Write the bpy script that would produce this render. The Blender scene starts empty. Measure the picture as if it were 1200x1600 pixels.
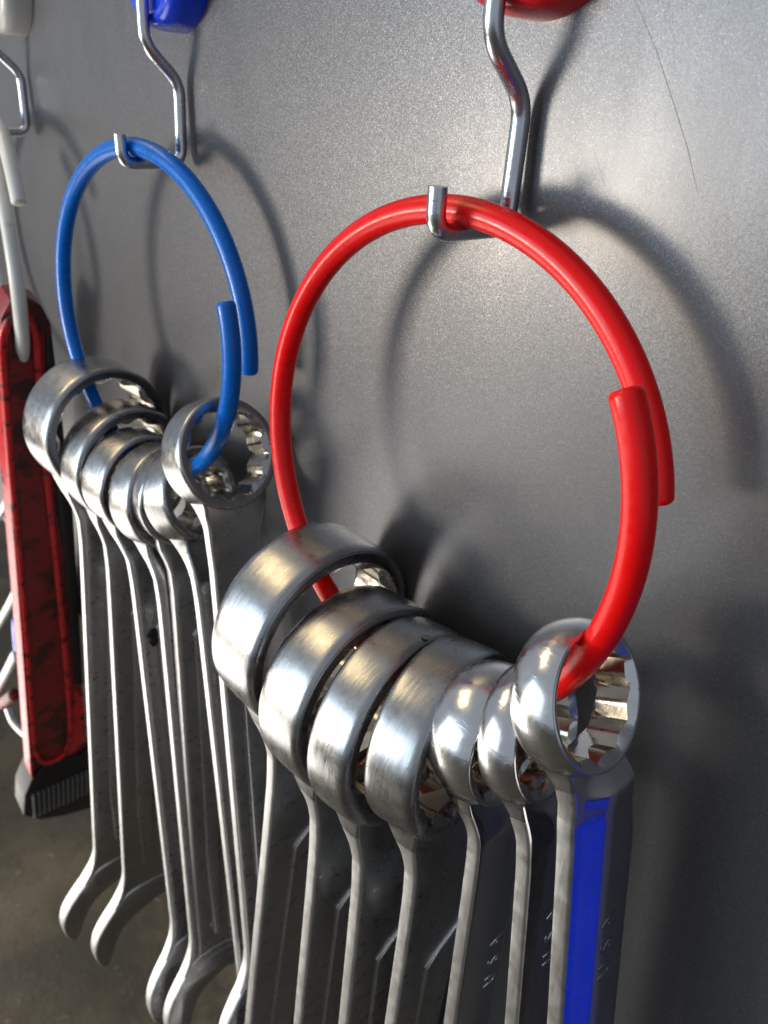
import bpy, bmesh, math, random
from mathutils import Vector, Matrix
random.seed(7)
S = bpy.context.scene
COL = S.collection
PI = math.pi

# ------------------------------------------------------------------ camera
CAM = Vector((0.11909, -0.11445, 0.02269))
yaw, pitch, roll, FPX = 0.8563, 0.48238, 0.05274, 1249.8
fw = Vector((-math.sin(yaw) * math.cos(pitch), math.cos(yaw) * math.cos(pitch), -math.sin(pitch)))
rt = Vector((math.cos(yaw), math.sin(yaw), 0)); up = rt.cross(fw)
rt2 = rt * math.cos(roll) + up * math.sin(roll); up2 = -rt * math.sin(roll) + up * math.cos(roll)
cd = bpy.data.cameras.new('camera'); cam = bpy.data.objects.new('camera', cd); COL.objects.link(cam)
M = Matrix((rt2, up2, -fw)).transposed().to_4x4(); M.translation = CAM
cam.matrix_world = M
cd.sensor_fit = 'VERTICAL'; cd.sensor_height = 9.6; cd.sensor_width = 7.2
cd.lens = FPX / 1600 * 9.6
cd.clip_start = 0.005; cd.clip_end = 60
cd.dof.use_dof = True; cd.dof.focus_distance = 0.172; cd.dof.aperture_fstop = cd.lens / 0.95
S.camera = cam

# ------------------------------------------------------------------ world and lamps
w = bpy.data.worlds.new('World'); S.world = w; w.use_nodes = True
bg = w.node_tree.nodes['Background']; bg.inputs[0].default_value = (0.80, 0.88, 1.0, 1); bg.inputs[1].default_value = 0.42
S.view_settings.view_transform = 'Standard'; S.view_settings.look = 'None'; S.view_settings.exposure = 0.0
S.cycles.use_denoising = True
S.cycles.max_bounces = 8; S.cycles.caustics_reflective = True; S.cycles.blur_glossy = 0.3; S.cycles.caustics_refractive = False

def area(name, az, el, dist, sx, sy, power, col, aim=(0, 0, -0.06)):
    az, el = math.radians(az), math.radians(el)
    d = Vector((math.sin(az) * math.cos(el), -math.cos(az) * math.cos(el), math.sin(el)))
    l = bpy.data.lights.new(name, 'AREA'); l.shape = 'RECTANGLE'; l.size = sx; l.size_y = sy
    l.energy = power; l.color = col
    o = bpy.data.objects.new(name, l); COL.objects.link(o)
    o.location = Vector(aim) + d * dist
    o.rotation_euler = (-d).to_track_quat('-Z', 'Y').to_euler()
    return o
area('doorway_sky_light', -22, 7, 2.1, 1.5, 1.05, 20, (0.68, 0.85, 1.0))
area('doorway_sunlit_ground_light', -33, -6, 2.1, 0.50, 0.32, 22, (1.0, 0.88, 0.70))
area('driveway_bounce_light', -58, -36, 1.15, 1.0, 0.50, 5.0, (1.0, 0.95, 0.88))
area('ceiling_lamp_light', -62, 46, 2.0, 0.9, 0.42, 6, (1.0, 0.76, 0.38))

# ------------------------------------------------------------------ helpers
def link(name, me, mat=None, parent=None, sharp=35):
    o = bpy.data.objects.new(name, me); COL.objects.link(o)
    if mat: me.materials.append(mat)
    if sharp is not None and len(me.polygons):
        me.polygons.foreach_set('use_smooth', [True] * len(me.polygons))
        me.set_sharp_from_angle(angle=math.radians(sharp))
    if parent: o.parent = parent
    return o
def mesh(name, vs, fs):
    me = bpy.data.meshes.new(name); me.from_pydata([tuple(v) for v in vs], [], fs); me.update(); return me
def fixn(me):
    bm = bmesh.new(); bm.from_mesh(me); bmesh.ops.recalc_face_normals(bm, faces=bm.faces); bm.to_mesh(me); bm.free(); return me
def tag(o, label, cat, group=None):
    o['label'] = label; o['category'] = cat
    if group: o['group'] = group
    return o
def thing(name, label, cat, group=None, loc=(0, 0, 0)):
    o = bpy.data.objects.new(name, None); COL.objects.link(o); o.location = loc
    o.empty_display_size = 0.01
    return tag(o, label, cat, group)
def sstep(a, b, x):
    t = min(1, max(0, (x - a) / (b - a))); return t * t * (3 - 2 * t)
def lut(tab, x):
    if x <= tab[0][0]: return tab[0][1]
    for (a, va), (b, vb) in zip(tab, tab[1:]):
        if x <= b: return va + (vb - va) * (x - a) / (b - a)
    return tab[-1][1]
def smooth_lut(tab, x, h):
    return sum(lut(tab, x + k * h) for k in (-1, -.5, 0, .5, 1)) / 5

def tube(path, rad, seg=20, round_end=0.0):
    """swept round bar along a list of points; ends closed, optionally rounded over"""
    pts = [Vector(p) for p in path]
    rads = [rad] * len(pts)
    if round_end:
        for sgn in (0, 1):
            a, b = (pts[0], pts[1]) if sgn == 0 else (pts[-1], pts[-2])
            d = (a - b).normalized(); ext = []
            for k in (0.35, 0.65, 0.87, 1.0):
                ext.append((a + d * round_end * k, rad - round_end * (1 - math.sqrt(max(0, 1 - k * k)))))
            if sgn == 0:
                pts = [e[0] for e in ext[::-1]] + pts; rads = [e[1] for e in ext[::-1]] + rads
            else:
                pts += [e[0] for e in ext]; rads += [e[1] for e in ext]
    n = len(pts); vs = []; fs = []
    T = [(pts[min(i + 1, n - 1)] - pts[max(i - 1, 0)]).normalized() for i in range(n)]
    ref = Vector((0, 1, 0)) if abs(T[0].y) < .9 else Vector((1, 0, 0))
    u = (ref - T[0] * ref.dot(T[0])).normalized()
    for i in range(n):
        u = (u - T[i] * u.dot(T[i])).normalized(); v = T[i].cross(u)
        for k in range(seg):
            a = 2 * PI * k / seg
            vs.append(pts[i] + (u * math.cos(a) + v * math.sin(a)) * rads[i])
    for i in range(n - 1):
        for k in range(seg):
            k2 = (k + 1) % seg
            fs.append((i * seg + k, i * seg + k2, (i + 1) * seg + k2, (i + 1) * seg + k))
    fs.append(tuple(range(seg))[::-1]); fs.append(tuple((n - 1) * seg + k for k in range(seg)))
    return vs, fs
def fillet(poly, r, k=7):
    """round the corners of a polyline"""
    P = [Vector(p) for p in poly]; out = [P[0]]
    for a, b, c in zip(P, P[1:], P[2:]):
        d1 = (a - b).normalized(); d2 = (c - b).normalized()
        L = min(r, (a - b).length * .49, (c - b).length * .49)
        p, q = b + d1 * L, b + d2 * L
        for i in range(k + 1):
            t = i / k
            out.append(p * (1 - t) ** 2 + b * 2 * t * (1 - t) + q * t * t)
    out.append(P[-1]); return out
def densify(P, step):
    out = []
    for a, b in zip(P, P[1:]):
        n = max(1, int((b - a).length / step))
        out += [a.lerp(b, i / n) for i in range(n)]
    return out + [P[-1]]
def smooth_closed(pts, it=2):
    for _ in range(it):
        q = []
        for i in range(len(pts)):
            a, b = pts[i], pts[(i + 1) % len(pts)]
            q += [(a[0] * .75 + b[0] * .25, a[1] * .75 + b[1] * .25), (a[0] * .25 + b[0] * .75, a[1] * .25 + b[1] * .75)]
        pts = q
    return pts
def slab(outline, z0, z1, e, fn, bottom_e=None, k=3, inset=1.0):
    """plate with rolled edges: outline in (u, v), thickness z0..z1, fn maps (u, v, z) to space"""
    n = len(outline); nor = []
    A = sum(outline[i][0] * outline[(i + 1) % n][1] - outline[(i + 1) % n][0] * outline[i][1] for i in range(n))
    sg = 1 if A > 0 else -1
    for i in range(n):
        ax, ay = outline[i - 1]; bx, by = outline[(i + 1) % n]
        dx, dy = bx - ax, by - ay; L = math.hypot(dx, dy) or 1
        nor.append((sg * dy / L, -sg * dx / L))
    be = e if bottom_e is None else bottom_e
    rows = []
    for j in range(k + 1):
        a = PI / 2 * j / k
        rows.append((z0 + be * (1 - math.sin(a)), be * (1 - math.cos(a))))
    rows = rows[::-1] if False else [(z0 + be * (1 - math.cos(PI / 2 * j / k)), be * (1 - math.sin(PI / 2 * j / k))) for j in range(k + 1)]
    rows += [(z1 - e * (1 - math.cos(PI / 2 * (k - j) / k)), e * (1 - math.sin(PI / 2 * (k - j) / k))) for j in range(k + 1)]
    vs = []; fs = []
    for z, ins in rows:
        for (x, y), (nx, ny) in zip(outline, nor):
            vs.append(fn(x - nx * ins * inset, y - ny * ins * inset, z))
    m = len(rows)
    for j in range(m - 1):
        for i in range(n):
            i2 = (i + 1) % n
            fs.append((j * n + i, j * n + i2, (j + 1) * n + i2, (j + 1) * n + i))
    fs.append(tuple(range(n))[::-1]); fs.append(tuple((m - 1) * n + i for i in range(n)))
    return vs, fs
def tri_caps(me):
    bm = bmesh.new(); bm.from_mesh(me)
    bmesh.ops.triangulate(bm, faces=[f for f in bm.faces if len(f.verts) > 4], ngon_method='EAR_CLIP')
    bmesh.ops.recalc_face_normals(bm, faces=bm.faces)
    bm.to_mesh(me); bm.free(); return me
def revolve(prof, center, axis, u, seg=64):
    """closed profile rows (axial, radius) or open with capped ends"""
    axis = Vector(axis); u = Vector(u); v = axis.cross(u); c = Vector(center)
    vs = []; fs = []
    for ax, r in prof:
        for k in range(seg):
            a = 2 * PI * k / seg
            vs.append(c + axis * ax + (u * math.cos(a) + v * math.sin(a)) * r)
    for j in range(len(prof) - 1):
        for k in range(seg):
            k2 = (k + 1) % seg
            fs.append((j * seg + k, j * seg + k2, (j + 1) * seg + k2, (j + 1) * seg + k))
    fs.append(tuple(range(seg))[::-1]); fs.append(tuple((len(prof) - 1) * seg + k for k in range(seg)))
    return vs, fs

# ------------------------------------------------------------------ materials
class NT:
    def __init__(s, name):
        s.m = bpy.data.materials.new(name); s.m.use_nodes = True; s.t = s.m.node_tree
        s.p = s.t.nodes['Principled BSDF']; s.co = s.t.nodes.new('ShaderNodeTexCoord').outputs['Object']
    def n(s, typ, **kw):
        nd = s.t.nodes.new(typ)
        for k, v in kw.items():
            if hasattr(nd, k): setattr(nd, k, v)
        return nd
    def l(s, a, b): s.t.links.new(a, b)
    def set(s, **kw):
        for k, v in kw.items(): s.p.inputs[k.replace('_', ' ')].default_value = v
    def noise(s, scale, detail=3, rough=.5, stretch=None):
        nd = s.n('ShaderNodeTexNoise'); nd.inputs['Scale'].default_value = scale; nd.inputs['Detail'].default_value = detail
        nd.inputs['Roughness'].default_value = rough
        if stretch:
            mp = s.n('ShaderNodeMapping'); mp.inputs['Scale'].default_value = stretch; s.l(s.co, mp.inputs[0]); s.l(mp.outputs[0], nd.inputs['Vector'])
        else: s.l(s.co, nd.inputs['Vector'])
        return nd.outputs['Fac']
    def ramp(s, fac, stops):
        r = s.n('ShaderNodeValToRGB'); s.l(fac, r.inputs[0]); e = r.color_ramp.elements
        while len(e) < len(stops): e.new(.5)
        for el, (p, c) in zip(e, stops):
            el.position = p; el.color = (c, c, c, 1) if not isinstance(c, tuple) else (*c, 1)
        return r.outputs[0]
    def mix(s, fac, a, b):
        m = s.n('ShaderNodeMix'); m.data_type = 'RGBA'
        for i, v in ((0, fac), (6, a), (7, b)):
            if hasattr(v, 'links') or hasattr(v, 'is_linked'): s.l(v, m.inputs[i])
            else: m.inputs[i].default_value = (*v, 1) if isinstance(v, tuple) else v
        return m.outputs[2]
    def bump(s, h, strength, dist, prev=None):
        b = s.n('ShaderNodeBump'); b.inputs['Strength'].default_value = strength; b.inputs['Distance'].default_value = dist
        s.l(h, b.inputs['Height'])
        if prev: s.l(prev, b.inputs['Normal'])
        return b.outputs[0]

def mat_wall():
    t = NT('grey_metallic_paint')
    vo = t.n('ShaderNodeTexVoronoi'); vo.inputs['Scale'].default_value = 5200; t.l(t.co, vo.inputs['Vector'])
    rnd = t.n('ShaderNodeSeparateColor'); t.l(vo.outputs['Color'], rnd.inputs[0])
    fl = t.ramp(rnd.outputs[0], [(.0, .86), (.6, 1.0), (.90, 1.1), (1, 1.75)])  # brighter cells: flake sparkle painted into the base colour
    big = t.ramp(t.noise(9, 4), [(.3, .92), (.7, 1.06)])
    base = t.mix(1.0, (.134, .134, .143), fl)
    t.t.nodes[-1].blend_type = 'MULTIPLY' if hasattr(t.t.nodes[-1], 'blend_type') else 'MIX'
    mul2 = t.n('ShaderNodeMix'); mul2.data_type = 'RGBA'; mul2.blend_type = 'MULTIPLY'; mul2.inputs[0].default_value = 1
    t.l(base, mul2.inputs[6]); t.l(big, mul2.inputs[7])
    t.l(mul2.outputs[2], t.p.inputs['Base Color'])
    # each flake lies at its own tilt
    nm = t.n('ShaderNodeVectorMath', operation='SUBTRACT'); t.l(vo.outputs['Color'], nm.inputs[0]); nm.inputs[1].default_value = (.5, .5, .5)
    sc = t.n('ShaderNodeVectorMath', operation='SCALE'); t.l(nm.outputs[0], sc.inputs[0]); sc.inputs['Scale'].default_value = .09
    ge = t.n('ShaderNodeNewGeometry'); ad = t.n('ShaderNodeVectorMath', operation='ADD'); t.l(ge.outputs['Normal'], ad.inputs[0]); t.l(sc.outputs[0], ad.inputs[1])
    no = t.n('ShaderNodeVectorMath', operation='NORMALIZE'); t.l(ad.outputs[0], no.inputs[0])
    b = t.bump(t.noise(900, 2), .05, .0003, no.outputs[0])
    t.l(b, t.p.inputs['Normal'])
    wipe = t.noise(26, 5, .65, (1, 1, .35)); sm = t.noise(7, 3)
    mx = t.n('ShaderNodeMath', operation='ADD'); t.l(wipe, mx.inputs[0]); t.l(sm, mx.inputs[1])
    t.l(t.ramp(mx.outputs[0], [(.75, .35), (1.0, .42)]), t.p.inputs['Roughness'])
    t.set(Metallic=.66, Coat_Weight=.12, Coat_Roughness=.18)
    return t.m
def mat_steel(name, base, rough, brushed, pits=True, metal=1.0):
    t = NT(name)
    n1 = t.noise(260, 4, .6); n2 = t.noise(60, 3)
    br = t.noise(900, 2, .5, (1, .12, .12))
    col = t.ramp(n2, [(.25, tuple(c * .92 for c in base)), (.75, tuple(min(1, c * 1.06) for c in base))])
    if pits:
        pv = t.ramp(t.noise(520, 2, .6), [(.23, .45), (.29, 1.0)])
        mm = t.n('ShaderNodeMix'); mm.data_type = 'RGBA'; mm.blend_type = 'MULTIPLY'; mm.inputs[0].default_value = 1
        t.l(col, mm.inputs[6]); t.l(pv, mm.inputs[7]); col = mm.outputs[2]
    t.l(col, t.p.inputs['Base Color'])
    t.l(t.ramp(n1, [(.3, max(.02, rough - .06)), (.7, rough + .08)]), t.p.inputs['Roughness'])
    b = t.bump(br, .10 * brushed, .0003)
    b = t.bump(n1, .05 * brushed, .0004, b)
    if not pits:
        b = t.bump(t.ramp(t.noise(700, 2, .5, (.1, 1, 1)), [(.60, 0.0), (.66, 1.0)]), .10, .0002, b)
    t.l(b, t.p.inputs['Normal'])
    t.set(Metallic=metal)
    return t.m
def mat_plastic(name, base, rough, coat=.4, dirt=.25, dirtcol=(.03, .02, .02), dscale=180, dlo=.28):
    t = NT(name)
    d = t.ramp(t.noise(dscale, 4, .65), [(dlo, 1.0), (dlo + .09, 0.0)])
    m = t.n('ShaderNodeMath', operation='MULTIPLY'); t.l(d, m.inputs[0]); m.inputs[1].default_value = dirt
    v = t.ramp(t.noise(40, 3), [(.3, tuple(c * .9 for c in base)), (.7, tuple(min(1, c * 1.08) for c in base))])
    t.l(t.mix(m.outputs[0], v, dirtcol), t.p.inputs['Base Color'])
    t.l(t.ramp(t.noise(400, 3), [(.3, rough - .04), (.7, rough + .08)]), t.p.inputs['Roughness'])
    t.l(t.bump(t.noise(1500, 2), .05, .0003), t.p.inputs['Normal'])
    t.set(Coat_Weight=coat, Coat_Roughness=.08)
    if 'vinyl' in name: t.set(Specular_IOR_Level=.32)
    return t.m
def mat_floor():
    t = NT('stained_concrete')
    a = t.noise(2.2, 7, .7); b = t.noise(55, 6, .75); c = t.noise(9, 5, .7)
    col = t.ramp(a, [(.30, (.045, .035, .020)), (.5, (.088, .069, .040)), (.70, (.140, .114, .070))])
    dk = t.ramp(c, [(.42, .75), (.56, 0.0)])
    col = t.mix(dk, col, (.035, .030, .021))
    sp = t.ramp(b, [(.60, 0.0), (.72, .45)])
    t.l(t.mix(sp, col, (.40, .36, .29)), t.p.inputs['Base Color'])
    t.l(t.bump(b, .4, .004), t.p.inputs['Normal'])
    t.set(Roughness=.55)
    return t.m
M_WALL = mat_wall(); M_FLOOR = mat_floor()
M_SATIN = mat_steel('satin_steel', (.41, .41, .415), .28, 1.6)
M_FORGE = mat_steel('forged_steel', (.46, .46, .465), .30, 2.0)
M_EDGE = mat_steel('ground_steel_edge', (.70, .70, .70), .42, 4.0)
M_EDGEC = mat_steel('ground_chrome_edge', (.74, .74, .75), .33, 1.8)
M_CHROME = mat_steel('polished_chrome', (.70, .70, .71), .21, .9, pits=False)
M_CHROMEH = mat_steel('brushed_chrome', (.62, .62, .64), .10, .5, pits=False)
M_WIRE = mat_steel('zinc_plated_wire', (.68, .70, .74), .22, .5, pits=False)
M_RED = mat_plastic('red_vinyl', (.86, .003, .004), .27, .06, .5)
M_BLUE = mat_plastic('blue_vinyl', (.0005, .145, .60), .26, .06, .35)
M_WHITE = mat_plastic('white_vinyl', (.82, .80, .74), .32, .2, .5, (.35, .28, .17))
M_REDM = mat_plastic('red_magnet_plastic', (.62, .006, .014), .22, .4, .1)
M_BLUEM = mat_plastic('blue_magnet_plastic', (.004, .05, .70), .22, .4, .1)
M_WHITEM = mat_plastic('white_magnet_plastic', (.62, .60, .56), .3, .3, .2)
M_TOOLRED = mat_plastic('worn_red_plastic', (.70, .012, .020), .36, .15, .95, (.012, .006, .006), 130, .38)
M_TOOLGRIME = mat_plastic('grimy_red_plastic', (.26, .010, .013), .45, .05, .85, (.015, .008, .008), 45, .42)
M_BLACK = mat_plastic('black_plastic', (.012, .011, .011), .42, 0, .2, (.05, .045, .04))
M_RIB = mat_plastic('rib_highlight_plastic', (.16, .155, .15), .35, .1, .3, (.10, .09, .08))  # paler than the cap: the ribs' grey highlights put into the colour
M_BROACH = mat_steel('broached_steel', (.40, .36, .30), .24, 1.2)
M_STAIN = mat_steel('stained_steel', (.30, .29, .27), .45, .6, pits=False)
M_DARK = mat_plastic('near_black', (.004, .004, .004), .3, 0, 0)
M_SCR = mat_plastic('scratched_primer', (.30, .30, .305), .5, 0, 0)
M_TEXT = mat_steel('bright_stamped_steel', (.8, .8, .8), .25, .3, pits=False)
M_BLUEP = mat_plastic('blue_reflection_plastic', (.001, .028, .68), .45, 0, 0)

# ------------------------------------------------------------------ setting
WY = 0.0222
def box_mesh(name, x0, x1, y0, y1, z0, z1, bev=0):
    bm = bmesh.new()
    bmesh.ops.create_cube(bm, size=1)
    for v in bm.verts:
        v.co = Vector(((x0 + x1) / 2 + v.co.x * (x1 - x0), (y0 + y1) / 2 + v.co.y * (y1 - y0), (z0 + z1) / 2 + v.co.z * (z1 - z0)))
    if bev: bmesh.ops.bevel(bm, geom=bm.edges[:], offset=bev, segments=3, affect='EDGES', profile=.5)
    me = bpy.data.meshes.new(name); bm.to_mesh(me); bm.free(); return me
wall = link('wall', box_mesh('wall', -1.2, 0.6, WY, WY + .5, -.30, .5, .002), M_WALL); wall['kind'] = 'structure'
wall['label'] = 'grey metallic painted steel cabinet side that everything hangs on'
floor = link('floor', mesh('floor', [(-6, -4, -1.0), (4, -4, -1.0), (4, 4, -1.0), (-6, 4, -1.0)], [(0, 1, 2, 3)]), M_FLOOR)
floor['kind'] = 'structure'; floor['label'] = 'brown stained concrete floor far below'

# long scratches in the paint
def scratch(pts, wd):
    P = [Vector((x, WY - .00006, z)) for x, z in pts]; vs = []; fs = []
    for i, p in enumerate(P):
        d = (P[min(i + 1, len(P) - 1)] - P[max(i - 1, 0)]).normalized(); s = Vector((-d.z, 0, d.x)) * wd * .45 * (.4 if i in (0, len(P) - 1) else 1)
        vs += [p - s, p + s]
        if i: fs.append((2 * i - 2, 2 * i - 1, 2 * i + 1, 2 * i))
    return vs, fs

for pts, wd in (([(.0204, .0388), (.0264, .0313), (.0321, .0228), (.0362, .0165), (.0397, .01)], .00010), ([(.0285, .0363), (.0308, .0281)], .00006),
                ([(.016, .0157), (.0206, .0088)], .00007), ([(-.062, .03), (-.055, .012)], .00006), ([(-.024, -.035), (-.02, -.052), (-.019, -.06)], .00005)):
    vs, fs = scratch(pts, wd)
    sc_ = link('scratch', mesh('scratch', vs, fs), M_SCR, wall, None)

# ------------------------------------------------------------------ hooks
def hook(x, mdisk, label, dz=0.0):
    t = thing('magnetic_hook', label, 'magnetic hook', 'magnetic hooks in a row along the grey panel', (x, WY, .056 + dz))
    yo = -WY; zo = -.056
    R0 = .0200
    prof = [(0, R0), (-.006, R0 * .992), (-.0095, R0 * .955), (-.0108, R0 * .90), (-.0113, R0 * .84), (-.0113, R0 * .78), (-.0106, R0 * .74), (-.0106, .001)]
    vs, fs = revolve(prof, (0, 0, 0), (0, 1, 0), (1, 0, 0), 72)
    link('magnet_base', fixn(mesh('magnet_base', vs, fs)), mdisk, t, 40)
    path = [(0, .0095, .085), (0, .0088, .0325), (0.0002, .0192, .0225), (0, .0185, -.0011), (0, -.0019, -.0011), (0, -.0019, .0074)]
    P = fillet([Vector((a, b + yo, c + zo)) for a, b, c in path], .0042, 8)
    P = densify(P, .0015)
    vs, fs = tube(P, .00195, 22)
    link('wire_hook', fixn(mesh('wire_hook', vs, fs)), M_WIRE, t, 50)
    return t
hook(0, M_REDM, 'magnetic hook with red plastic disc carrying the red ring')
hook(-.14585, M_BLUEM, 'magnetic hook with blue plastic disc carrying the blue ring')
hook(-.298, M_WHITEM, 'magnetic hook with white plastic disc at the upper left edge')

# ------------------------------------------------------------------ rings
R = .055
def ring_pt(p, t):
    xc, yw, tilt, th0, th1, off, dr, bz = p[:8]
    a = th0 + (th1 - th0) * t; r = R + dr * (.5 - t); o = off * (.5 - t)
    X, Z = r * math.cos(a), r * math.sin(a)
    q = Vector((xc + X * math.cos(yw) - o * math.sin(yw), X * math.sin(yw) + Z * math.sin(tilt) + o, -R + .003 + bz + Z * math.cos(tilt)))
    if p[8:]:      # the free end is sprung outward, off the plane of the loop
        (t0, t1), v = p[8], Vector(p[9]); q += v * sstep(t0, t1, t)
    return q
RP = (.00024, .05797, .05528, .23407, 6.808, .00806, -.00084, 0, (.73, .865), (.0039, -.0076, .0066))
BP = (-.14585 - .00088, .12691, .03057, -.064, 6.555, .0046, .0030, 0, (.78, .90), (.0075, -.0042, .0036))
WP = (-.2965, -.1804, .0448, .5171, 2 * PI + .9, .0058, -.0006, .0008, (.57, .755), (-.0166, .0045, -.0045))
def ring(p, mat, label, rad=.0029):
    vs, fs = tube([ring_pt(p, i / 150) for i in range(151)], rad, 24, rad * .45)
    o = link('split_ring', fixn(mesh('split_ring', vs, fs)), mat, None, 60)
    return tag(o, label, 'ring', 'vinyl coated rings hanging from the hooks')
ring(RP, M_RED, 'large red vinyl coated ring with overlapping ends, nearest on the right')
ring(BP, M_BLUE, 'blue vinyl coated ring with overlapping ends, between red ring and red tool')
ring(WP, M_WHITE, 'white vinyl coated ring cut by the left edge, holding the red tool', .0032)

# ------------------------------------------------------------------ wrenches
def hexr(a, th):
    m = ((th + PI / 6) % (PI / 3)) - PI / 6
    return a / math.cos(m)
def star(a, th): return max(hexr(a, th), hexr(a, th + PI / 6))
WID = [(.68, .715), (.74, .685), (.82, .668), (.92, .66), (1.0, .65), (1.25, .585), (1.5, .535), (2.0, .505), (3, .5)]

EDGE = set(range(15, 23)) | set(range(34, 38)) | {0, 1, 2, 3}
def wrench(label, group, c, r, t, yaw, pit, a, b, L, style, th=.0046, dy=0.0, text=None, wnear=1.0, wfar=1.0, panel=None, bevel_ridge=0.0, stains=(), dab=None, hole_rot=PI / 12):
    c = Vector(c) + Vector((0, dy, 0))
    T = thing('combination_wrench', label, 'wrench', group, tuple(c))
    chrome = style == 'chrome'
    mb, mh = (M_CHROME, M_CHROMEH) if chrome else (M_SATIN, M_FORGE)
    n = Vector((math.cos(yaw) * math.cos(pit), math.sin(yaw) * math.cos(pit), math.sin(pit)))
    d = (Vector((0, 0, -1)) + n * n.z).normalized(); wv = n.cross(d)
    # --- box end, local to c
    N = 96; rim = .955 if not chrome else .915
    prof = []
    for k in range(17):            # outer skin, back rim to front rim
        f = math.sin(PI / 2 * (-1 + 2 * k / 16))
        e = abs(f)
        rr = (1.03 - (1.03 - rim - .02) * (e ** 2.2)) if chrome else (1.0 + .010 * (1 - e ** 2) - (1.0 - rim - .012) * e ** 14)
        prof.append((f * t * .5 * .985, rr * r, 0))
    prof[0] = (-t * .485, (rim + .014) * r, 0); prof[-1] = (t * .485, (rim + .014) * r, 0)
    prof.append((t * .5, rim * r, 0)); ch = .885 if chrome else .865
    prof.append((t * .5, ch * r, 0)); prof.append((t * .485, (ch - .02) * r, 0))
    af = .715 * r
    prof.append((t * .36, af, 1)); prof.append((0, af, 1)); prof.append((-t * .36, af, 1))
    prof += [(-t * .485, .845 * r, 0), (-t * .5, .865 * r, 0), (-t * .5, rim * r, 0)]
    vs = []; fs = []; m = len(prof)
    for ax, rr, st in prof:
        for k in range(N):
            al = 2 * PI * k / N
            q = min(star(rr, al + hole_rot), .86 * r) if st else rr
            vs.append(n * ax + (d * math.cos(al) + wv * math.sin(al)) * q)
    for j in range(m):
        j2 = (j + 1) % m
        for k in range(N):
            k2 = (k + 1) % N
            fs.append((j * N + k, j * N + k2, j2 * N + k2, j2 * N + k))
    me = mesh('box_end', vs, fs)
    me.materials.append(mb); me.materials.append(M_BROACH)
    for pl in me.polygons: pl.material_index = 1 if 20 <= pl.index // N <= 23 else 0
    be = link('box_end', fixn(me), None, T, 32)
    for ax, ang, rad in stains:
        q = 14; vs = []; fs = []
        rr = r * 1.0115
        for k in range(q):
            x_, y_ = rad * math.cos(2 * PI * k / q) * (1 + .12 * math.sin(3 * k)), rad * math.sin(2 * PI * k / q)
            aa = ang + y_ / r
            vs.append(n * (ax + x_) + (d * math.cos(aa) + wv * math.sin(aa)) * rr)
        vs.append(n * ax + (d * math.cos(ang) + wv * math.sin(ang)) * (rr + .00006))
        fs = [(k, (k + 1) % q, q) for k in range(q)]
        link('stain', fixn(mesh('stain', vs, fs)), M_STAIN, be, None)
    # --- handle frame
    hd = Vector((-a, 0, -1)).normalized(); hn = Vector((1, 0, -a)).normalized(); Y = Vector((0, 1, 0))
    def frame(s):
        f = sstep(.72 * r, 1.6 * r, s)
        p = (d * s).lerp(Vector((b, 0, 0)) + hd * s, f)
        nn = n.lerp(hn, f).normalized(); ww = wv.lerp(Y, f).normalized()
        return p, nn, ww
    TH = [(.68, t * .95), (.76, t * .88), (.84, t * .78), (.93, t * .65), (1.02, t * .52), (1.14, max(th * 1.25, t * .37)), (1.3, max(th * 1.08, t * .26)), (1.5, th), (2, th)]
    tho = max(th * 1.5, .34 * r)
    send = L
    def thick(s):
        v = smooth_lut(TH, s / r, .05)
        return v + (tho * .9 - v) * sstep(send - .1 * r, send + 1.0 * r, s)
    smax = send + 1.15 * r
    ss = [r * (.68 + .03 * i) for i in range(34)]
    s = ss[-1]
    while s < smax - r * .3: s += r * .22; ss.append(s)
    ss.append(smax)
    OW = [(-.5, .5), (0, .5), (.5, .57), (.9, .70), (1.2, .86)]
    vs = []; fs = []; sec = None
    for s in ss:
        p, nn, ww = frame(s)
        hw = smooth_lut(WID, s / r, .03) * r if s < send - .5 * r else smooth_lut(OW, (s - send) / r, .1) * r
        e = thick(s); rc = min(.0011, e * .22)
        g = bevel_ridge * sstep(.95 * r, 1.25 * r, s) * hw
        hn_, hf_ = hw * (1 + (wnear - 1) * sstep(1.0 * r, 1.6 * r, s)), hw * ((.80 if wfar > 1 else 1) + (wfar - (.80 if wfar > 1 else 1)) * sstep(.95 * r, 2.3 * r, s))
        pts = []
        def corner(cw, cn, a0):
            for i in range(5):
                aa = a0 + PI / 2 * i / 4
                pts.append((cw + rc * math.cos(aa), cn + rc * math.sin(aa)))
        corner(hf_ - rc, e / 2 + g - rc, 0)
        K = (.8, .6, .4, .2)
        for q in K: pts.append((q * (hf_ - rc), e / 2 + g))
        pts.append((0, e / 2 + g))
        for q in K[::-1]: pts.append((-q * (hn_ - rc), e / 2 + g * (1 - q)))
        corner(-hn_ + rc, e / 2 - rc, PI / 2)
        corner(-hn_ + rc, -e / 2 + rc, PI)
        for q in K: pts.append((-q * (hn_ - rc), -e / 2 - g * (1 - q)))
        pts.append((0, -e / 2 - g))
        for q in K[::-1]: pts.append((q * (hf_ - rc), -e / 2 - g))
        corner(hf_ - rc, -e / 2 - g + rc, 1.5 * PI)
        sec = len(pts)
        kr = (th + max(0, e - th) * (.10 if chrome else .35)) / e
        for u_, v_ in pts:
            if v_ > 0 and s < 1.6 * r: v_ *= kr
            sc = math.sqrt(max(0, (.87 * r) ** 2 - u_ * u_))
            if sc > s:
                p2, n2, w2 = frame(sc); vs.append(p2 + w2 * u_ + n2 * v_)
            else: vs.append(p + ww * u_ + nn * v_)
    k_ = len(ss)
    for j in range(k_ - 1):
        for i in range(sec):
            i2 = (i + 1) % sec
            fs.append((j * sec + i, j * sec + i2, (j + 1) * sec + i2, (j + 1) * sec + i))
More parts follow.
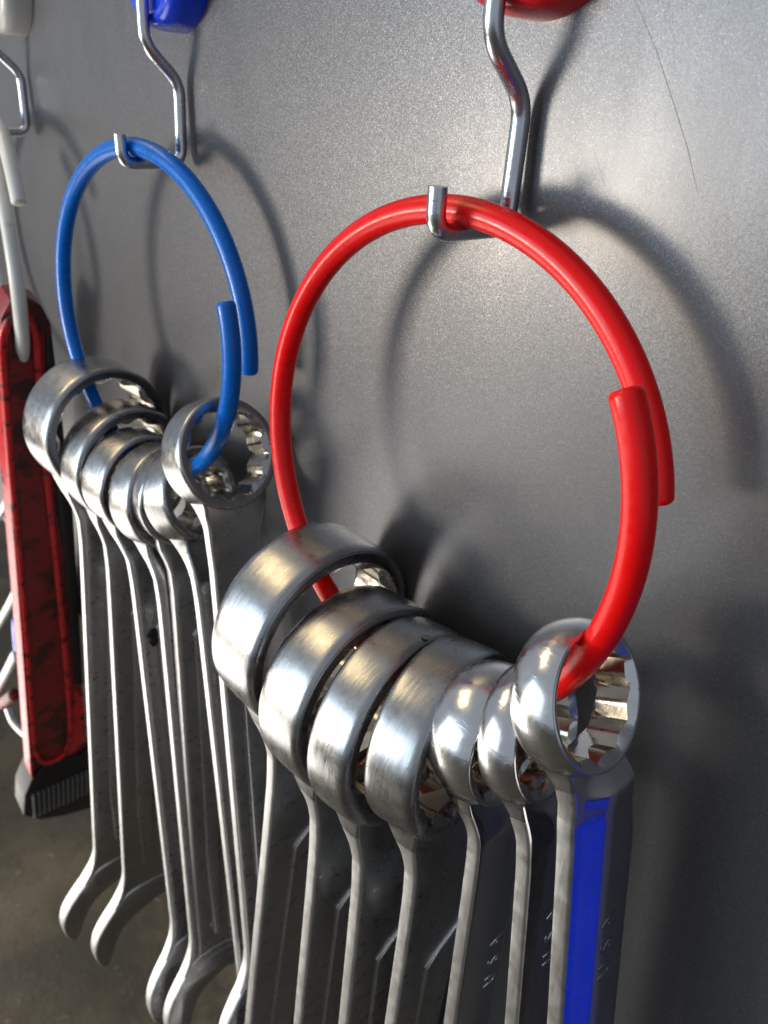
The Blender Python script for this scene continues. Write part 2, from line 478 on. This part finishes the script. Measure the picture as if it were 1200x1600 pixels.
    fs.append(tuple(range(sec))[::-1]); fs.append(tuple((k_ - 1) * sec + i for i in range(sec)))
    h = link('handle', fixn(mesh('handle', vs, fs)), mh, T, 40)
    h.data.materials.append(M_EDGEC if chrome else M_EDGE)
    for pl in h.data.polygons:
        if pl.index < (k_ - 1) * sec and (pl.index % sec) in EDGE and ss[pl.index // sec] > .98 * r: pl.material_index = 1
    # --- raised panel on both faces of the handle
    if panel:
        p0, w0, w1 = panel
        sL = send - .25 * r
        ol = [(w0 * r, p0 + .20 * r), (w0 * r + .0, p0 + .35 * r), (w0 * r, sL), (w1 * r, sL), (w1 * r, p0 - .25 * r), ((w1 + .14) * r, p0 - .36 * r)]
        ol = smooth_closed(ol, 1)
        # keep long sides well divided so they follow the handle
        for sg in (1, -1):
            def fn(u_, v_, z_, sg=sg):
                p, nn, ww = frame(v_); e = th / 2
                return p + ww * u_ + nn * sg * (e - .0004 + z_)
            vs, fs = slab(ol, 0, .0014, .0010, fn, .0001, 3)
            link('raised_panel', tri_caps(mesh('raised_panel', vs, fs)), mh, h, 40)
    # --- open end: jaws turned 15 degrees
    ol = [(-.48, .62), (-.68, .95), (-1.04, 1.5), (-1.34, 2.1), (-1.44, 2.7), (-1.38, 3.3), (-1.22, 3.74), (-1.06, 3.72), (-.97, 3.45), (-.86, 2.9), (-.72, 2.4), (-.46, 2.0), (0, 1.75), (.42, 1.60),
          (.72, 1.75), (.84, 2.3), (.95, 2.95), (1.06, 3.15), (1.22, 3.08), (1.36, 2.7), (1.42, 2.2), (1.30, 1.6), (1.0, 1.15), (.66, .85), (.48, .62)]
    ol = smooth_closed([(x * r, y * r) for x, y in ol], 2)
    p, nn, ww = frame(send)
    def fo(u_, v_, z_): return p + ww * u_ + hd * v_ + hn * z_
    vs, fs = slab(ol, -tho / 2, tho / 2, tho * .42, fo, None, 5, .28)
    me = mesh('open_end', vs, fs)
    me.materials.append(mh); me.materials.append(M_EDGEC if chrome else M_EDGE)
    nside = len(me.polygons) - 2
    for pl in me.polygons: pl.material_index = 1 if pl.index < nside else 0
    link('open_end', tri_caps(me), None, T, 40)
    if dab:  # small black dab raised on the handle face
        gs, gw, gr = dab
        p, nn, ww = frame(gs)
        ol2 = [(gr * (1 + .3 * math.sin(3 * k) + .2 * math.cos(5 * k)) * math.cos(2 * PI * k / 16) * .8, 1.5 * gr * math.sin(2 * PI * k / 16)) for k in range(16)]
        vs, fs = slab(ol2, 0, .0008, .0004, lambda a_, b_, c_: p + ww * (a_ + gw * r) + hd * b_ + nn * (th / 2 + c_), .0001, 2)
        link('black_spot', tri_caps(mesh('black_spot', vs, fs)), M_DARK, h, None)
    # --- stamped letters
    if text:
        word, s0, wc, size, step = text
        cu = bpy.data.curves.new('lettering', 'FONT'); cu.body = word; cu.size = size; cu.extrude = .00008; cu.offset = .00008; cu.space_character = step / (size * .66)
        cu.align_x = 'CENTER'; cu.align_y = 'CENTER'; cu.resolution_u = 3
        to = bpy.data.objects.new('tmp', cu); COL.objects.link(to)
        me = bpy.data.meshes.new_from_object(to.evaluated_get(bpy.context.evaluated_depsgraph_get()))
        bpy.data.objects.remove(to); me.name = 'lettering'
        g = bevel_ridge
        hw = .5 * r
        p, nn, ww = frame(s0)
        hf_ = hw * wfar; slope = 0
        wdir = (ww * math.cos(slope) + nn * math.sin(slope)).normalized()
        nrm = (nn * math.cos(slope) - ww * math.sin(slope)).normalized()
        P = p + ww * 0 + nn * (th / 2 + g * hw) + wdir * (wc * r) + nrm * (.00005)
        X, Yt, Z = -hd, -wdir, nrm
        me.transform(Matrix(((X.x, Yt.x, Z.x, P.x), (X.y, Yt.y, Z.y, P.y), (X.z, Yt.z, Z.z, P.z), (0, 0, 0, 1))))
        link('stamped_lettering', me, M_STAIN if r < .0143 else M_TEXT, h, None)
    return T

GR = 'combination wrenches threaded on the red ring'
GB = 'combination wrenches threaded on the blue ring'
RW = [
 ('largest satin wrench on the red ring, its box end highest and furthest left', (-.03334, -.00487, -.1119), .02835, .01912, .06, -.042, .148, .0056, .33, 'satin', dict(dy=-.0015, panel=(.088, -.13, .36))),
 ('second satin wrench on the red ring, just below the largest box end', (-.01259, -.00657, -.12061), .02734, .0164, .059, .032, .092, .00419, .32, 'satin', dict(panel=(.084, -.13, .36))),
 ('third satin wrench on the red ring, a dark round stain on its box end', (.00229, -.0032, -.12207), .02702, .0131, .157, .024, .054, .00522, .30, 'satin', dict(dy=-.0016, panel=(.087, -.15, .36), stains=((.0052, 3.02, .0012), (.003, 2.55, .0004)))),
 ('fourth satin wrench on the red ring, touching the first polished chrome one', (.01683, -.00142, -.11795), .02422, .0138, .234, .053, .049, .00673, .28, 'satin', dict(dy=-.0008, panel=(.078, -.12, .36), stains=((-.003, 2.86, .0006),))),
 ('polished chrome wrench beside the satin ones on the red ring, stamped USA', (.03081, -.00211, -.1064), .01602, .0130, .083, .153, -.002, .0062, .22, 'chrome', dict(text=('USA', .0775, .27, .0064, .0104), bevel_ridge=.03, th=.0044)),
 ('middle polished chrome wrench on the red ring, mostly hidden behind the nearest one', (.04468, -.00629, -.09373), .01449, .00863, .207, .284, -.093, .0061, .21, 'chrome', dict(text=('USA', .0530, .14, .0056, .0086), bevel_ridge=.05, th=.0042)),
 ('nearest polished chrome wrench on the red ring, a blue reflection on its handle', (.05583, -.00979, -.07465), .01415, .00993, .063, .446, -.133, .00421, .20, 'chrome', dict(text=('USA', .0572, .20, .0058, .0083), bevel_ridge=.37, th=.0043, wfar=1.32)),
]
for lab, c, r, t, yw, pt, a, b, L, st, kw in RW: wrench(lab, GR, c, r, t, yw, pt, a, b, L, st, **kw)
BW = [
 ('largest satin wrench on the blue ring, its box end overlapping the red tool', (-.18802, -.00599, -.10251), .02609, .02046, .132, -.038, .25, .01256, .315, dict()),
 ('second satin wrench on the blue ring, open jaw hanging beside the lowest left jaw', (-.17147, -.00236, -.11358), .02386, .0152, .108, -.027, .181, .00673, .289, dict()),
 ('third satin wrench on the blue ring, a black spot on its handle', (-.15677, -.00422, -.11558), .01961, .01449, .171, -.007, .002, .00851, .251, dict(dab=(.068, -.20, .0030))),
 ('fourth satin wrench on the blue ring, next to the black spotted one', (-.13923, -.00134, -.1161), .01982, .01257, .219, .159, .013, .00973, .248, dict()),
 ('thin sliver of a wrench squeezed in the middle of the blue ring bunch', (-.12853, .00172, -.1124), .01799, .01094, -.011, .123, .038, .00611, .258, dict(dy=-.001)),
 ('sixth wrench on the blue ring, directly behind the front one', (-.11794, -.00025, -.10721), .01697, .01196, .327, .329, -.074, .01318, .235, dict()),
 ('front satin wrench of the blue ring, its open round box end facing the viewer', (-.09486, -.0002, -.0831), .01801, .0125, .092, .368, -.051, .00461, .228, dict()),
]
for lab, c, r, t, yw, pt, a, b, L, kw in BW:
    wrench(lab, GB, c, r, t, yw, pt, a, b, L, 'satin', th=.0043, panel=(3.0 * r, -.14, .36), **kw)

# ------------------------------------------------------------------ red tool on the white ring
def TP(y, z, h=0.0):
    """point of the tool: y across, z down (mm), h out of its face (mm)"""
    a = .34926; hn = Vector((1, 0, -a)).normalized()
    return Vector((-.24074 + a * z / 1e3, y / 1e3, z / 1e3)) + hn * (h / 1e3)
T = thing('red_hand_tool', 'grimy red channelled tool with a black ribbed end cap hanging from the white ring', 'hand tool', None, TP(-4, -72))
def tpart(name, o, z0, z1, e, mat, par, k=3):
    vs, fs = slab(o, z0, z1, e, lambda a, b, c: TP(a, b, c), None, k)
    ob = link(name, tri_caps(mesh(name, vs, fs)), mat); ob.parent = par
    return ob
body = [(-16.3, -92), (-14.8, -76), (-10, -68), (-3, -67), (3.5, -72), (7.8, -82), (9.5, -104), (14, -160), (18, -215), (21.5, -290), (25, -394), (29, -466), (10, -474), (-16.2, -466), (-15.6, -303), (-15.6, -222)]
tpart('body', body, -14, 0, 1.2, M_TOOLGRIME, T)
rail = [(-15.4, -92), (-15.2, -166), (-14.2, -223), (-13.4, -306), (-13.2, -400), (-12.6, -440), (-8, -459), (0, -465), (8, -463), (13.2, -452), (15, -430), (14.4, -400), (11, -316), (6.8, -235), (2.8, -165), (.9, -113), (.5, -90), (-1.5, -79), (-6, -74), (-11, -76), (-14.4, -83), (-15.4, -92)]
P = [TP(y, z, .4) for y, z in rail]
vs, fs = tube(densify(fillet(P, .012, 5), .004), .0021, 12)
rl = link('raised_rail', fixn(mesh('raised_rail', vs, fs)), M_TOOLRED, None, 60); rl.parent = T
tpart('left_edge', [(-17.2, -96), (-15.8, -92), (-14.8, -223), (-14, -306), (-14.2, -440), (-15, -478), (-17.2, -470), (-16.6, -303), (-16.8, -222)], -12, 1.6, .6, M_TOOLRED, T)
tpart('slot_dark', [(-10.8, -82), (-7, -79), (-3.5, -79), (-1.4, -82), (-1.6, -99), (-10.4, -97)], -2, .5, .3, M_DARK, T)  # solid black slab stands for the shade inside the open slot
tpart('black_side', [(4.5, -86), (7.5, -88), (9.8, -110), (17.6, -205), (21.2, -290), (24.5, -375), (18, -372), (15.6, -316), (12, -240), (6.0, -165), (4.6, -113)], -10, 1.0, .8, M_BLACK, T)  # black slab along the right side of the body
tpart('lower_panel', [(17.5, -380), (24.6, -384), (28.4, -455), (12, -466), (16.2, -440)], -6, .9, .7, M_TOOLRED, T)
cap = tpart('end_cap', [(-16.0, -474), (-5.6, -464), (8, -467), (23, -471), (30, -464), (33, -520), (33, -569), (9, -560), (-13, -546), (-25, -527), (-23, -496)], -20, 2.0, 1.5, M_BLACK, T)
bm = bmesh.new()
for i in range(13):
    y0 = -18 + i * 4.0; zt = -497 - .1 * i
    vs, fs = slab([(y0, zt), (y0 + 2.2, zt), (y0 + 2.2, zt - 36), (y0, zt - 36)], 1.5, 5.0, .9, lambda a, b, c: TP(a, b, c), .1, 2)
    vv = [bm.verts.new(v) for v in vs]
    for f in fs: bm.faces.new([vv[q] for q in f])
me = bpy.data.meshes.new('grip_ribs'); bm.to_mesh(me); bm.free()
link('grip_ribs', fixn(me), M_RIB, cap, 30)
for o in T.children:   # keep parts in place under the empty
    o.matrix_parent_inverse = Matrix.Translation(-Vector(T.location))

# ------------------------------------------------------------------ tools further along the panel, mostly hidden by the red tool
def bar(name, label, cat, pts, rad, mat, flat=.45, group=None):
    P = densify(fillet([Vector(p) for p in pts], .02, 6), .003)
    vs, fs = tube(P, rad, 16, rad * .5)
    o = link(name, fixn(mesh(name, vs, fs)), mat, None, 60)
    return tag(o, label, cat, group)
bar('steel_wrench', 'small pale steel wrench end poking out left of the red tool, topmost', 'wrench', [(-.3747, 0, -.2146), (-.3927, 0, -.2291), (-.4262, 0, -.2545)], .0030, M_EDGE)
bar('steel_wrench', 'pale steel wrench end left of the red tool, above the blue grip', 'wrench', [(-.4082, 0, -.3052), (-.4364, 0, -.3319), (-.4859, 0, -.3765), (-.521, 0, -.4077)], .0036, M_EDGE)
bar('steel_wrench', 'thick pale steel bar left of the red tool, below the blue grip', 'wrench', [(-.447, 0, -.3848), (-.4913, 0, -.4297), (-.5462, 0, -.4843), (-.6024, 0, -.5405)], .0048, M_EDGE)
bar('curved_steel_hook', 'curved pale steel strip under the pale bars, left of the red tool', 'hook', [(-.5342, 0, -.5037), (-.5276, 0, -.5121), (-.5068, 0, -.5069), (-.4757, 0, -.4927)], .0030, M_EDGE)
bar('blue_grip', 'small blue plastic grip peeping out behind the red tool', 'tool grip', [(-.4190, 0, -.336), (-.4275, 0, -.3532), (-.4320, 0, -.3681)], .0050, M_BLUEM)
bar('red_grip', 'dark red plastic grip low behind the red tool', 'tool grip', [(-.4917, 0, -.4567), (-.5316, 0, -.4918), (-.5973, 0, -.5461)], .0055, M_TOOLGRIME)
bar('pale_plastic_strip', 'pale grey plastic strip along the upper left side of the red tool', 'strip', [(-.3526, 0, -.1342), (-.3654, 0, -.1699), (-.3751, 0, -.2013), (-.3786, 0, -.2148)], .0026, M_WHITEM)

# unseen blue block, added right of frame for the blue mirrored in the chrome
bm = bmesh.new()
vs, fs = slab([(.170, .000), (.27, .000), (.27, .0212), (.170, .0212)], -.33, -.145, .003, lambda a, b, c: Vector((a, b, c)), None, 3)
bn = link('blue_reflection_block', tri_caps(mesh('blue_reflection_block', vs, fs)), M_BLUEP, None, 40)
tag(bn, 'unseen blue block added beyond the right edge for the blue mirrored in the chrome', 'reflection block')
